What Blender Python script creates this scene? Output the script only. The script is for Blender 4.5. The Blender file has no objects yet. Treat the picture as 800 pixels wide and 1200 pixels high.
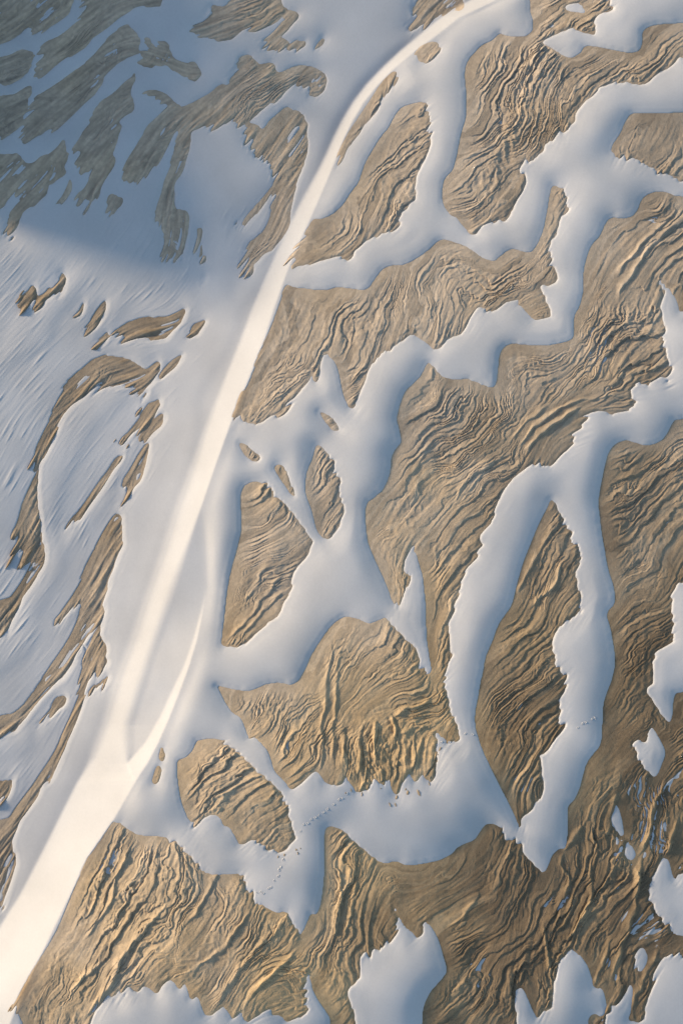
# Aerial view of a dune ridge with smooth pale drifts over wind-cut brown layers.
# All ground plans are in photo pixels (u right, v down); 1 px = SC metres.
import bpy, math
import numpy as np

SC = 0.1375            # metres per pixel of the ground plan
CAM_H = 1400.0         # camera height above datum, in the same units
U0, U1, V0, V1 = -60, 860, -60, 1260
W, H = U1 - U0 + 1, V1 - V0 + 1
SUN_EL = math.radians(20.5)
SUN_TRAVEL = (0.918, 0.397)      # ground direction the light travels (u, v)

def P(s):
    a = [float(t) for t in s.replace(';', ' ').replace(',', ' ').split()]
    return list(zip(a[0::2], a[1::2]))

# ------------------------------------------------------------------ plan data
# brown outcrops: (label, outline)
OUT = [
# --- right of the ridge
('brown leaf-shaped layered outcrop hugging the ridge near the top of the dune',
 '488,120 470,125 462,136 455,150 446,160 436,176 428,190 424,200 420,214 410,226 402,240 388,252 375,257 366,257 358,270 354,280 349,292 346,303 346,310 360,310 375,306 385,303 395,303 401,302 409,306 414,300 413,292 423,286 430,282 440,279 452,276 462,272 468,268 468,258 470,248 477,246 480,240 487,236 488,230 487,222 486,210 488,203 492,196 497,185 503,170 503,150 507,138 500,128 493,120'),
('large brown outcrop with a rough broken spine, at the top right of the ridge',
 '618,0 620,12 624,25 624,36 615,43 603,43 590,41 585,38 577,47 565,52 556,61 548,70 544,82 544,95 546,110 546,125 545,140 540,155 537,170 534,185 530,200 524,205 519,212 517,228 519,240 525,249 534,254 541,264 549,271 556,275 562,262 572,260 580,262 584,256 591,261 598,250 602,245 605,240 610,232 618,218 614,206 608,200 612,193 618,187 625,188 637,178 638,170 648,160 660,155 668,148 675,143 674,132 684,120 700,108 697,101 708,98 722,98 735,95 745,100 757,98 768,88 780,82 790,75 797,66 800,62 800,25 785,27 765,29 752,35 752,50 748,60 738,62 725,60 710,57 695,54 684,54 680,62 668,69 655,63 645,55 635,50 640,46 655,40 668,32 678,35 697,43 698,33 693,28 697,20 703,15 710,14 718,10 712,3 722,0'),
('small striped brown patch just inside the bend of the bright crest',
 '493,53 512,48 515,55 510,65 502,73 490,72 488,62'),
('thin broken brown strip following the bend of the bright crest',
 '462,84 467,88 462,100 456,107 447,120 440,131 427,149 414,166 407,173 402,186 396,193 398,176 408,155 418,140 430,122 443,102 454,89'),
('dark brown rounded outcrop with a wedge tail cut off by the right edge',
 '800,128 785,132 770,133 750,132 738,133 732,142 725,158 717,170 715,178 725,184 735,184 748,190 760,196 772,202 784,206 790,210 797,214 800,210'),
('largest brown outcrop, long ledges running from the right edge to the central drift',
 '800,236 790,230 780,225 768,224 757,228 750,235 746,246 740,254 727,256 716,254 708,262 702,277 692,287 687,300 683,315 683,330 682,345 678,360 672,370 671,385 672,395 665,400 640,405 615,404 598,402 588,408 584,418 583,430 581,448 578,454 570,453 560,448 551,446 548,443 535,445 520,443 511,435 505,428 502,424 497,432 492,442 484,450 476,456 470,468 466,482 464,492 467,502 469,512 470,518 463,526 458,535 458,545 455,560 449,573 440,582 430,588 427,600 428,615 430,635 437,652 443,665 450,680 455,692 459,704 466,711 470,704 472,693 480,683 480,677 475,665 473,655 480,648 484,642 488,650 491,662 495,675 497,695 499,715 499,740 500,752 502,765 505,780 506,798 523,800 525,780 527,760 526,740 524,728 530,720 531,705 537,698 541,680 542,668 548,664 558,655 561,642 567,640 561,630 570,620 580,610 580,598 585,585 590,575 600,563 607,555 618,546 632,543 640,546 645,548 660,534 672,522 672,516 668,510 680,503 682,498 690,487 700,480 706,482 715,486 730,482 742,476 745,470 738,459 748,446 760,455 763,448 770,440 778,443 782,450 785,440 787,428 780,420 777,410 776,400 780,388 776,372 772,360 776,345 772,332 767,325 775,330 784,338 792,352 797,368 800,380'),
('wide brown outcrop touching the bright crest above the central drift',
 '335,333 345,337 360,338 370,340 382,340 395,336 412,338 425,340 432,337 438,328 446,317 455,311 470,311 482,306 495,298 505,290 513,282 520,280 535,285 548,290 560,300 572,305 580,306 588,298 596,292 605,292 612,295 622,296 630,285 636,270 640,250 643,230 646,218 652,218 660,226 665,236 662,246 655,255 654,268 652,275 644,282 643,292 645,305 650,318 654,325 650,332 641,336 634,333 633,340 640,352 646,366 647,373 640,374 625,375 618,368 610,358 602,353 590,360 577,366 565,363 558,362 552,376 547,385 540,391 525,397 515,405 510,410 500,402 490,395 482,390 476,396 468,401 455,410 446,416 440,422 432,435 427,450 420,462 415,475 412,478 407,474 402,464 399,450 397,438 393,425 385,416 378,414 375,425 374,440 370,450 367,440 365,435 362,445 357,450 350,458 345,467 338,473 335,483 328,488 315,490 305,495 295,497 288,495 280,490 272,488 280,462 288,455 296,438 305,415 311,400 318,380 324,365 331,345'),
('fan-shaped brown outcrop with frayed lower fingers in the middle of the dune',
 '254,803 262,805 275,808 290,810 300,807 310,802 320,800 330,800 342,803 350,797 357,785 364,768 372,755 382,740 390,731 398,725 405,722 415,724 425,728 433,731 445,726 452,724 460,735 470,745 480,755 488,763 492,775 499,788 506,798 523,800 522,805 525,820 528,832 533,848 538,860 541,868 535,871 525,870 518,862 510,855 508,860 511,872 510,885 508,895 510,905 508,915 500,913 495,905 488,917 483,912 478,903 470,915 466,932 460,928 455,915 450,922 443,915 437,918 430,922 423,929 415,925 408,912 403,920 395,920 383,920 375,908 370,902 362,908 355,916 347,922 342,925 335,918 328,910 322,905 318,893 314,880 307,872 298,862 292,866 288,855 284,845 280,838 272,835 265,825 258,812'),
('tongue-shaped brown outcrop with a small pitted hollow, left of the fan-shaped one',
 '248,865 240,866 230,868 226,880 218,888 208,890 207,905 209,920 211,935 216,950 222,962 230,965 238,958 250,955 258,957 262,968 270,970 275,980 281,990 290,992 300,986 310,992 320,995 325,1000 333,998 340,992 346,984 343,970 338,955 333,940 326,926 318,918 310,910 300,903 290,893 278,882 268,873 256,866'),
('brown outcrop of long parallel ledges beside the widest part of the bright crest',
 '133,962 128,970 118,985 110,998 104,1004 93,1027 82,1052 70,1082 60,1102 48,1120 35,1142 24,1162 17,1182 20,1190 28,1198 34,1200 92,1200 105,1187 118,1172 130,1160 135,1173 140,1160 144,1165 150,1155 155,1158 163,1163 168,1155 178,1158 184,1166 190,1155 198,1148 203,1148 211,1162 217,1150 224,1174 232,1165 238,1187 246,1193 252,1188 262,1178 266,1185 275,1194 282,1184 288,1198 300,1195 315,1186 330,1190 335,1198 350,1190 360,1183 357,1172 358,1155 362,1135 360,1115 352,1103 350,1095 345,1085 340,1078 335,1068 325,1070 315,1066 305,1060 298,1052 292,1045 285,1032 280,1025 270,1024 258,1025 250,1026 240,1022 232,1014 222,1005 212,995 200,985 190,980 175,980 160,978 150,972 140,965'),
('crumpled ochre outcrop at the bottom wrapped around the blunt pale drift',
 '352,1103 352,1098 358,1085 364,1070 370,1072 374,1065 377,1050 379,1030 380,1000 379,985 381,970 388,968 400,972 405,978 413,985 422,993 432,1000 440,1008 452,1013 462,1008 475,1014 490,1013 505,1010 515,1008 530,1000 535,993 545,988 555,985 562,975 568,966 577,965 588,972 598,983 607,990 613,1000 617,1005 625,1015 634,1023 628,1050 622,1080 612,1130 605,1158 603,1180 604,1200 492,1200 494,1190 497,1175 505,1160 515,1150 523,1140 522,1130 518,1118 515,1105 508,1090 498,1077 494,1080 495,1095 487,1098 483,1092 472,1085 465,1065 459,1056 461,1070 467,1088 462,1095 455,1105 445,1110 432,1118 425,1130 420,1150 406,1160 410,1175 415,1190 420,1200 390,1200 388,1195 378,1180 368,1165 364,1150 362,1135 360,1115'),
('dark brown shredded outcrop filling the lower right corner with upstanding tan plates',
 '800,487 790,490 785,500 778,513 768,520 755,522 742,518 732,515 720,520 712,530 708,545 705,560 702,575 700,590 702,605 703,615 705,630 708,645 710,660 714,675 719,690 720,708 712,715 710,722 714,735 718,755 720,772 719,785 715,800 710,812 706,825 705,845 705,862 702,875 693,885 686,895 682,910 678,925 672,938 664,945 664,960 664,985 662,995 655,994 648,1000 645,1005 640,1020 634,1023 628,1050 622,1080 612,1130 605,1158 612,1157 617,1168 624,1185 630,1193 637,1185 645,1182 647,1165 648,1145 652,1132 660,1120 668,1112 680,1120 688,1132 692,1145 697,1160 705,1155 710,1175 711,1186 715,1175 722,1178 732,1165 738,1150 742,1160 740,1180 735,1198 752,1196 754,1190 757,1172 762,1160 768,1145 775,1128 780,1122 800,1121 800,1104 792,1097 780,1087 770,1072 763,1058 757,1050 762,1035 770,1015 776,1003 783,1008 787,1025 790,1034 795,1022 800,1010 800,806 792,810 788,820 788,835 785,847 780,845 772,835 765,822 757,812 756,805 765,800 764,785 762,770 770,762 780,757 790,750 788,745 791,735 790,725 786,715 788,705 786,698 792,690 793,684 800,678'),
('slender brown outcrop tapering at both ends between two long right-hand drifts',
 '645,585 640,597 635,605 628,620 620,640 612,660 605,685 599,710 590,722 583,732 577,750 568,770 565,790 562,800 560,815 556,835 556,850 559,862 565,880 572,895 580,912 587,925 593,937 600,950 604,958 611,972 609,960 614,955 622,950 630,938 636,930 637,918 634,905 633,895 630,885 640,880 643,870 650,860 658,853 655,845 655,830 655,815 661,805 663,797 658,788 652,778 647,765 646,755 648,745 655,735 665,728 675,720 681,713 680,700 676,685 674,672 678,665 681,655 676,645 670,632 662,615 655,600 648,588'),
('brown shield-shaped outcrop with curved ledges at its foot, beside the crest',
 '282,578 285,570 295,564 305,565 312,570 322,580 332,590 342,600 350,612 360,625 366,634 363,645 358,655 350,662 344,670 341,680 343,690 336,700 330,712 328,720 315,730 300,742 290,750 280,757 268,758 260,757 260,745 262,730 264,710 266,690 271,665 277,645 282,625 283,605 281,590'),
('small brown oval outcrop with arched ledges, next to the shield-shaped outcrop',
 '373,521 378,526 385,535 392,548 396,562 400,575 402,590 404,600 400,610 398,618 392,625 385,632 378,630 371,622 368,610 364,595 358,580 357,565 360,550 366,538 369,525'),
('tiny brown sliver on smooth drift just above the shield-shaped outcrop',
 '279,519 284,519 292,524 300,532 305,537 300,540 292,538 284,530'),
('narrow brown dagger-shaped sliver between the shield-shaped and oval outcrops',
 '320,547 327,544 333,548 338,558 343,572 346,583 340,578 333,568 325,556'),
('tiny brown sliver on smooth drift above the small oval outcrop',
 '374,482 380,484 388,490 396,500 398,505 391,505 384,498 377,489'),
('crumbly tan heap on pale drift below the end of the second crest',
 '190,873 194,885 191,893 186,889 187,880'),
('crumbly tan streak of lumps just above the top of the parallel-ledged outcrop',
 '186,895 190,904 185,918 178,918 180,907'),
('dark brown lump poking out of the pale drift at the bottom edge',
 '688,1196 692,1189 699,1188 705,1193 708,1200 687,1200'),
# --- left of the ridge
('shadowed grey-brown streaked ground in the upper left corner',
 '0,0 92,0 85,10 80,18 72,24 62,30 50,36 38,38 30,37 20,43 8,50 0,58'),
('shadowed grey-brown band between the two uppermost pale drifts on the left',
 '104,0 92,19 83,31 70,41 55,47 45,56 44,68 42,80 39,97 50,92 60,82 72,72 85,65 95,60 102,55 108,45 118,38 130,30 140,22 150,15 158,8 168,6 178,9 192,8 190,0'),
('shadowed oval grey-brown patch at the left edge under the top corner',
 '0,75 10,65 22,59 35,59 41,63 39,72 35,82 29,88 20,94 8,100 0,103'),
('shadowed grey-brown wedge at the left edge below the oval patch',
 '0,118 15,112 30,102 38,99 37,106 35,115 31,130 27,142 22,150 18,154 8,161 0,164'),
('long shadowed grey-brown band with a pointed upper end, on the upper left',
 '150,28 155,35 163,43 165,50 164,58 160,62 150,68 140,73 132,80 125,88 118,100 108,113 98,122 88,132 78,142 70,150 62,158 55,157 48,162 35,163 25,165 25,158 30,145 35,130 40,112 50,108 60,102 72,95 85,85 95,78 105,68 115,58 125,47 135,38 143,31'),
('ragged hook-shaped brown patch on pale ground in the shaded upper left',
 '172,42 178,52 186,57 190,47 193,42 198,55 203,68 212,72 220,74 228,72 233,80 237,87 232,90 229,97 223,88 216,90 208,85 200,82 196,75 188,78 182,75 178,80 172,78 167,82 167,70 170,58'),
('streaked shadowed brown strip running down left from the long pointed band',
 '160,84 150,93 140,104 130,112 120,118 115,128 105,140 95,155 88,170 86,185 90,195 97,200 104,198 108,208 98,222 90,228 92,242 100,240 108,232 116,228 120,215 128,204 136,192 133,180 138,163 143,150 139,142 150,134 157,130 158,120 152,110 157,97'),
('broad streaked brown patch with swirls reaching towards the crest in the upper left',
 '165,108 175,104 186,105 198,112 210,125 220,122 235,115 248,108 258,98 268,100 272,88 280,78 283,68 290,64 297,68 302,76 312,73 320,73 324,86 335,82 345,77 358,76 370,79 378,84 384,92 382,103 376,112 369,116 360,110 352,102 342,101 335,106 328,115 318,120 308,128 300,135 292,142 285,145 270,142 255,148 240,152 228,152 222,157 212,151 204,155 196,175 188,190 180,200 170,206 160,212 150,208 146,203 146,195 150,185 158,172 165,158 172,146 182,138 192,130 188,120 176,114'),
('swirled grey-tan patch with a long tail sliding down beside the upper crest',
 '285,146 292,143 302,148 308,152 316,140 325,133 335,125 345,128 352,132 360,140 360,160 361,175 358,190 352,203 347,220 342,240 338,262 331,276 322,286 310,296 298,310 290,318 286,306 290,285 300,278 308,272 315,258 318,245 318,228 312,235 305,245 295,255 283,268 280,262 290,250 300,240 310,228 320,218 322,208 318,198 310,190 300,182 296,172 288,158'),
('vertical brown wedge of fine streaks hanging below the broad swirled patch',
 '216,152 224,153 224,170 218,190 212,205 204,212 203,238 208,246 214,246 222,251 220,270 216,290 214,309 208,298 204,303 197,303 193,305 190,285 192,268 185,257 182,248 188,230 193,212 200,195 203,175 208,158'),
('thin vertical brown streak with a hooked foot beside the streaked wedge',
 '229,266 238,268 237,285 238,298 242,306 233,302 231,285'),
('shadowed brown streaked patch at the left edge where shade meets light',
 '0,182 15,180 22,180 27,188 33,191 42,190 50,182 58,180 68,172 75,162 78,172 80,185 76,195 78,203 68,210 62,215 57,217 55,228 48,232 40,238 32,243 25,250 22,260 18,270 12,277 8,270 10,260 12,250 18,240 22,232 15,228 8,235 5,245 0,248'),
('narrow shadowed brown sliver beside the streaked patch at the left edge',
 '83,204 80,215 75,228 69,238 73,243 80,232 84,222'),
('isolated square-topped dark brown patch on shaded pale ground',
 '130,225 140,232 145,232 144,240 138,246 130,252 124,250 121,243 124,232'),
('twin-peaked small brown patch on lit pale ground near the left edge',
 '27,358 30,345 38,332 41,337 44,345 52,343 58,335 62,340 60,347 52,352 50,358 42,357 35,360'),
('small brown triangle pointing up beside the twin-peaked patch',
 '75,318 78,330 75,340 70,345 64,344 66,335 70,325'),
('tiny brown spike on pale ground left of the leaning dagger-shaped patch',
 '99,352 99,362 94,371 89,371 93,360'),
('leaning dagger-shaped brown patch on pale ground above the long brown bar',
 '125,350 124,360 118,375 112,385 104,389 100,388 105,375 112,363 120,353'),
('long brown bar lying across the pale slope left of the crest',
 '133,394 140,385 150,378 165,372 180,370 196,370 208,366 218,360 219,365 215,375 208,383 200,392 195,398 180,400 165,400 150,400 140,400'),
('small brown chip at the lower left end of the long brown bar',
 '112,408 115,400 122,392 128,388 127,397 120,405'),
('small faint brown chip right of the long brown bar',
 '222,385 230,377 240,374 242,378 235,388 232,394 225,395 221,390'),
('tiny brown dash on pale slope above the right end of the long brown bar',
 '235,334 241,321 241,328 237,334'),
('long arched brown band sweeping down the left side to the left edge',
 '122,416 130,415 140,417 152,420 162,426 168,430 172,432 178,427 185,422 188,425 187,433 182,443 175,452 165,460 155,461 160,453 150,452 135,454 120,456 108,460 95,467 83,477 75,487 70,497 66,507 62,517 58,525 54,533 48,542 46,548 45,560 45,580 46,600 50,620 53,635 54,650 52,662 46,672 40,682 33,692 27,700 22,712 14,730 8,745 0,762 0,715 10,702 20,688 28,675 33,662 25,660 18,663 22,650 15,645 20,630 14,625 20,612 24,598 30,580 37,565 41,555 39,548 38,540 42,527 46,515 52,503 58,490 64,475 70,462 78,450 88,440 98,430 108,420'),
('small brown tooth at the upper right end of the long arched band',
 '188,437 193,430 200,424 210,417 215,414 212,422 205,432 197,438 188,442'),
('thin brown sliver under the right end of the arched band',
 '172,457 174,460 170,470 163,480 157,485 162,470'),
('brown notched blade inside the bow of the long arched band',
 '174,472 180,470 187,467 188,473 184,482 178,492 168,500 158,508 148,517 143,520 150,508 158,497 165,488 170,478'),
('round-ended brown blade right beside the notched blade',
 '190,484 193,486 190,495 184,503 176,510 168,518 170,508 176,497 184,488'),
('blunt brown wedge with a trailing tail below the round-ended blade',
 '172,519 176,522 175,535 170,552 166,565 158,572 150,580 143,590 137,596 147,579 140,573 145,560 155,545 163,530'),
('straight thin brown streak slanting down left inside the arched band',
 '137,533 143,533 143,538 132,553 122,570 110,587 100,600 92,607 80,617 74,621 88,602 100,587 113,568 125,550'),
('tall brown branching band with long tails running to the lower left edge',
 '134,602 142,600 144,610 144,630 145,638 140,648 136,660 131,675 127,690 123,705 122,720 118,735 117,745 124,752 126,762 123,770 128,775 122,783 112,790 105,795 103,800 98,820 92,840 87,852 80,866 75,880 68,900 60,915 50,922 45,935 35,948 25,960 22,968 15,985 16,996 22,1008 15,1030 8,1050 3,1066 0,1072 0,975 8,960 18,945 30,930 42,915 52,900 62,885 70,870 75,855 82,840 88,825 92,810 93,800 97,780 98,765 92,770 85,782 78,792 70,800 60,808 50,818 40,830 28,845 15,860 0,872 0,845 12,838 25,828 35,815 45,803 52,790 62,775 72,760 82,745 92,725 98,705 90,710 75,722 65,730 75,712 85,697 92,682 98,665 106,650 112,638 118,625 126,612'),
('small brown leaf-shaped patch between the two tails of the branching band',
 '65,815 75,813 80,818 78,828 68,835 55,842 45,848 50,838 58,825'),
('small brown flake close to the right side of the branching band',
 '128,790 126,798 115,808 105,813 110,805 120,797'),
('small brown wedge at the left edge above the end of the branching band',
 '16,912 15,925 8,940 0,952 0,918 8,915'),
('grey-brown patch with a curling right end at the top edge',
 '250,5 262,8 270,3 275,0 322,0 330,8 340,12 348,15 350,20 345,25 340,32 332,40 322,47 315,52 310,48 318,40 328,28 335,20 330,20 322,28 312,33 303,38 295,36 285,35 278,40 272,47 268,48 255,45 245,42 232,38 230,35 235,25 242,15 247,8'),
('small double-humped brown patch below the curling top-edge patch',
 '310,58 313,48 320,50 328,44 335,46 340,52 348,47 358,48 360,52 355,58 347,62 342,58 330,58 320,60'),
('tiny brown tick right of the small double-humped patch',
 '369,56 375,47 380,44 380,50 374,57'),
('streaked brown patch at the top edge against the outer side of the crest',
 '485,0 553,0 545,7 530,14 515,22 500,28 488,31 478,34 485,25 490,18 482,10 488,6'),
]
# separate pale drifts lying in hollows of the outcrops: (label, outline of the hollow)
DRIFT = [
('blunt pale drift with a needle tip at the bottom edge inside the crumpled outcrop',
 '406,1160 420,1150 425,1130 432,1118 445,1110 455,1105 462,1095 467,1088 461,1070 459,1056 465,1065 472,1085 483,1092 487,1098 495,1095 494,1080 498,1077 508,1090 515,1105 518,1118 522,1130 523,1140 515,1150 505,1160 497,1175 494,1190 492,1200 420,1200 415,1190 410,1175'),
('pale drift at the right edge hanging down into the dark shredded outcrop',
 '800,678 793,684 792,690 786,698 788,705 786,715 790,725 791,735 788,745 790,750 780,757 770,762 762,770 764,785 765,800 756,805 757,812 765,822 772,835 780,845 785,847 788,835 788,820 792,810 800,806'),
('small arrow-shaped pale drift in the dark shredded outcrop',
 '762,850 770,862 777,875 779,883 775,895 770,908 765,911 758,905 752,898 750,888 745,882 740,870 748,868 756,872 760,862'),
('narrow pale sliver of drift between dark streaks in the lower right',
 '722,940 727,955 731,978 728,982 720,975 714,962 718,950'),
('tiny pale drift just below the narrow pale sliver in the lower right',
 '733,985 742,995 745,1003 738,1010 732,1000'),
('forked pale drift at the right edge among the tan plates',
 '770,1015 762,1035 757,1050 763,1058 770,1072 780,1087 792,1097 800,1104 800,1010 795,1022 790,1034 787,1025 783,1008 776,1003'),
('small pale lens of drift beside the tall tan plate in the lower right',
 '750,1108 757,1115 757,1130 750,1142 744,1135 743,1120'),
('bluish pale drift in the bottom right corner',
 '800,1121 780,1122 775,1128 768,1145 762,1160 757,1172 754,1190 752,1200 800,1200'),
('broad pale drift at the bottom edge under the tan plates of the dark outcrop',
 '668,1112 660,1120 652,1132 648,1145 647,1165 647,1200 735,1200 740,1180 742,1160 738,1150 732,1165 722,1178 715,1175 711,1186 710,1175 705,1155 697,1160 692,1145 688,1132 680,1120'),
('small pale drift at the bottom edge beneath the crumpled and shredded outcrops',
 '601,1155 612,1157 617,1168 624,1185 630,1193 637,1185 645,1182 646,1200 605,1200 603,1180'),
('pale drift in the top right corner above the broken spine outcrop',
 '634,49 648,43 668,31 680,36 697,43 699,35 694,25 702,18 712,12 722,0 800,0 800,25 785,27 765,29 752,35 752,50 748,60 738,62 725,60 710,57 695,54 684,54 680,62 668,69 655,63 645,55'),
('little pale pocket of drift near the top edge by the broken spine outcrop',
 '660,4 672,3 684,9 686,16 672,14 662,12'),
('pale drift along the bottom edge under the parallel-ledged outcrop',
 '92,1200 105,1187 118,1172 130,1160 144,1165 155,1158 168,1155 184,1166 198,1148 211,1162 224,1174 238,1187 252,1188 266,1185 275,1194 288,1198 300,1195 315,1186 330,1190 350,1190 360,1183 357,1172 358,1155 362,1135 364,1150 368,1165 378,1180 388,1195 390,1200'),
]

# direction of the layers: u, v, du, dv   (always pointing up the picture)
STROKES = '''430,240,.6,-.8 460,180,.5,-.87 380,290,1,-.35 440,270,.35,-.94 470,150,.45,-.9
570,100,.6,-.8 610,120,.38,-.93 560,230,.5,-.87 640,20,.8,-.6 760,80,.85,-.5 720,90,.6,-.8 660,110,.3,-.95 590,60,.8,-.6 640,90,.65,-.75 580,180,.45,-.9 620,160,.35,-.94 600,240,.5,-.87
770,160,.45,-.9 740,160,.3,-.95 740,300,.6,-.8 780,250,.66,-.75 720,340,.55,-.83 700,380,.3,-.95 760,370,.5,-.87 760,420,.5,-.87 640,440,.75,-.65 700,470,.92,-.35 740,465,.95,-.25 620,510,.62,-.78 650,480,.7,-.7 690,430,.3,-.95
560,430,.65,-.76 500,480,.7,-.7 580,520,.95,-.2 600,500,.75,-.65 480,560,.5,-.87 540,580,.5,-.87 520,540,.75,-.65 460,640,.3,-.95 530,640,.6,-.8 500,700,.1,-1 515,760,.2,-1 450,610,.5,-.87 490,600,.6,-.8 560,600,.62,-.78 520,670,.65,-.76
470,340,.75,-.65 540,340,.75,-.65 610,330,.8,-.5 330,380,.45,-.9 330,440,.65,-.76 350,400,.75,-.6 420,430,.5,-.87 480,380,.7,-.7 560,310,.7,-.7 650,270,.5,-.87 295,465,.4,-.92 400,360,.75,-.65 380,400,.55,-.83 515,375,.6,-.8
300,830,.7,-.7 330,870,.65,-.76 370,850,.15,-.99 400,860,0,-1 440,880,.05,-1 430,780,.85,-.5 470,820,.97,-.2 480,880,.1,-1 380,760,.5,-.87 350,820,.6,-.8 500,840,.95,-.3 410,800,.5,-.85
240,920,.8,-.5 290,950,.7,-.65 320,980,.6,-.8 240,890,.8,-.6
100,1080,.45,-.9 200,1080,.6,-.8 280,1130,.65,-.75 60,1150,.48,-.88 150,1010,.5,-.87 340,1120,.6,-.8 250,1040,.65,-.76 140,1090,.5,-.87 230,1130,.6,-.8 150,1150,.62,-.78 310,1090,.65,-.76 330,1170,.75,-.66
380,1020,.1,-1 370,1120,.25,-.97 420,1040,.5,-.87 410,1100,.3,-.95 470,1030,.9,-.1 540,1040,.6,-.8 590,1010,.55,-.83 560,1150,.8,-.6 520,1170,.75,-.65 600,1100,.3,-.95 570,1090,.8,-.4 500,1060,.6,-.8
740,560,.8,-.6 780,600,.75,-.5 770,650,.4,-.9 740,740,.85,-.5 720,790,.62,-.78 700,950,.4,-.92 650,1060,.5,-.87 740,1080,.27,-.96 780,1000,.38,-.92 620,1150,.05,-1 690,1100,.45,-.9 780,920,.5,-.87 770,850,.6,-.7 730,630,.5,-.87 780,560,.8,-.5 700,880,.5,-.87 750,930,.4,-.92 690,1020,.4,-.92 730,1150,.3,-.95 780,720,.85,-.5
640,640,.5,-.87 600,760,.5,-.87 630,700,.65,-.76 600,840,.85,-.5 610,920,.4,-.92 570,850,.2,-.98 640,760,.6,-.75 620,800,.6,-.7
300,600,.5,-.87 300,720,.65,-.76 330,640,.6,-.8 290,680,.6,-.78 380,560,.85,-.45 385,610,.55,-.83 375,585,.8,-.5
50,30,.8,-.6 100,100,.8,-.6 20,90,.95,-.3 60,210,.65,-.76 110,220,.5,-.87 170,170,.6,-.8 210,260,.08,-1 250,130,.75,-.66 330,90,.7,-.7 340,170,.6,-.8 330,250,.45,-.9 270,20,.9,-.4 520,10,.65,-.76 490,25,.6,-.8 200,70,.85,.4 190,180,.45,-.9
140,440,.97,-.25 100,450,.7,-.7 75,480,.6,-.8 50,530,.45,-.9 30,600,.4,-.92 30,670,.55,-.83 10,720,.6,-.8 120,640,.42,-.91 100,740,.5,-.87 110,780,.3,-.95 50,800,.66,-.75 80,870,.42,-.91 30,950,.58,-.82 10,1030,.45,-.9 160,540,.5,-.87 180,390,.97,-.22 165,490,.6,-.8 110,580,.55,-.83 20,850,.75,-.66 60,380,.64,-.77 30,450,.64,-.77 120,500,.64,-.77 90,560,.64,-.77 40,330,.64,-.77 150,300,.62,-.78 20,560,.6,-.8 60,690,.64,-.77 30,800,.68,-.73 110,330,.62,-.78 230,330,.6,-.8 250,500,.5,-.87 200,450,.6,-.8 130,880,.5,-.87 50,260,.64,-.77 250,230,.55,-.83 420,60,.62,-.78 380,50,.6,-.8 180,640,.45,-.9 150,760,.42,-.91'''

# bright crest: row v, foot xl, crest xr
STRIP = P('''-60,640 0,553 20,518 40,494 60,470 80,449 100,430 120,415 140,403 160,393 180,384 200,374 240,352 280,332 320,314 360,297 400,282 450,262 500,243 550,226 600,208 650,192 700,174 750,157 800,138 850,124 890,108 920,90 960,70 1000,50 1050,24 1100,-8 1150,-40 1200,-70 1260,-105''')
CREST = P('''-60,672 0,580 20,538 40,513 60,486 80,462 100,442 120,426 140,414 160,404 180,396 200,388 240,371 280,353 320,336 360,322 400,309 450,289 500,269 550,251 600,234 650,217 700,200 750,182 800,166 850,150 895,150 915,160 920,157 960,134 1000,106 1050,82 1100,58 1150,34 1200,12 1260,-16''')
FOOT2 = P('690,243 720,236 750,228 780,217 810,203 840,189 870,172 895,150 905,152 915,160')
CREST2 = P('690,243 720,237.5 750,231 780,222 810,211 840,199 870,186 895,173 905,166 915,160')

# ------------------------------------------------------------------ numpy helpers
def gauss(a, s):
    r = int(max(1, math.ceil(3 * s)))
    k = np.exp(-0.5 * (np.arange(-r, r + 1) / s) ** 2); k /= k.sum()
    for ax in (0, 1):
        p = np.pad(a, [(r, r) if i == ax else (0, 0) for i in (0, 1)], mode='edge')
        o = np.zeros_like(a)
        n = a.shape[ax]
        for i, w in enumerate(k):
            o += w * (p[i:i + n] if ax == 0 else p[:, i:i + n])
        a = o
    return a
def sstep(x, a, b):
    t = np.clip((x - a) / (b - a), 0, 1)
    return t * t * (3 - 2 * t)
def samp(a, y, x):
    """bilinear lookup"""
    y = np.clip(y, 0, a.shape[0] - 1.001); x = np.clip(x, 0, a.shape[1] - 1.001)
    iy = y.astype(np.int32); ix = x.astype(np.int32)
    fy = y - iy; fx = x - ix
    return ((a[iy, ix] * (1 - fx) + a[iy, ix + 1] * fx) * (1 - fy)
            + (a[iy + 1, ix] * (1 - fx) + a[iy + 1, ix + 1] * fx) * fy)
def vnoise(vv, uu, scale, seed):
    """smooth value noise, -1..1"""
    rng = np.random.default_rng(seed)
    n = 256
    lat = rng.uniform(-1, 1, (n, n)).astype(np.float32)
    y = (vv + 7000.0) / scale; x = (uu + 7000.0) / scale
    iy = np.floor(y).astype(np.int64); ix = np.floor(x).astype(np.int64)
    fy = y - iy; fx = x - ix
    fy = fy * fy * fy * (fy * (fy * 6 - 15) + 10); fx = fx * fx * fx * (fx * (fx * 6 - 15) + 10)
    a = lat[iy % n, ix % n]; b = lat[iy % n, (ix + 1) % n]
    c = lat[(iy + 1) % n, ix % n]; d = lat[(iy + 1) % n, (ix + 1) % n]
    return ((a * (1 - fx) + b * fx) * (1 - fy) + (c * (1 - fx) + d * fx) * fy).astype(np.float32)
def fbm(vv, uu, scale, seed, octv=3, gain=0.5):
    o = 0; w = 1.0; t = 0
    for i in range(octv):
        o = o + w * vnoise(vv, uu, scale / 2 ** i, seed + 17 * i); t += w; w *= gain
    return o / t * 1.4
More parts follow.
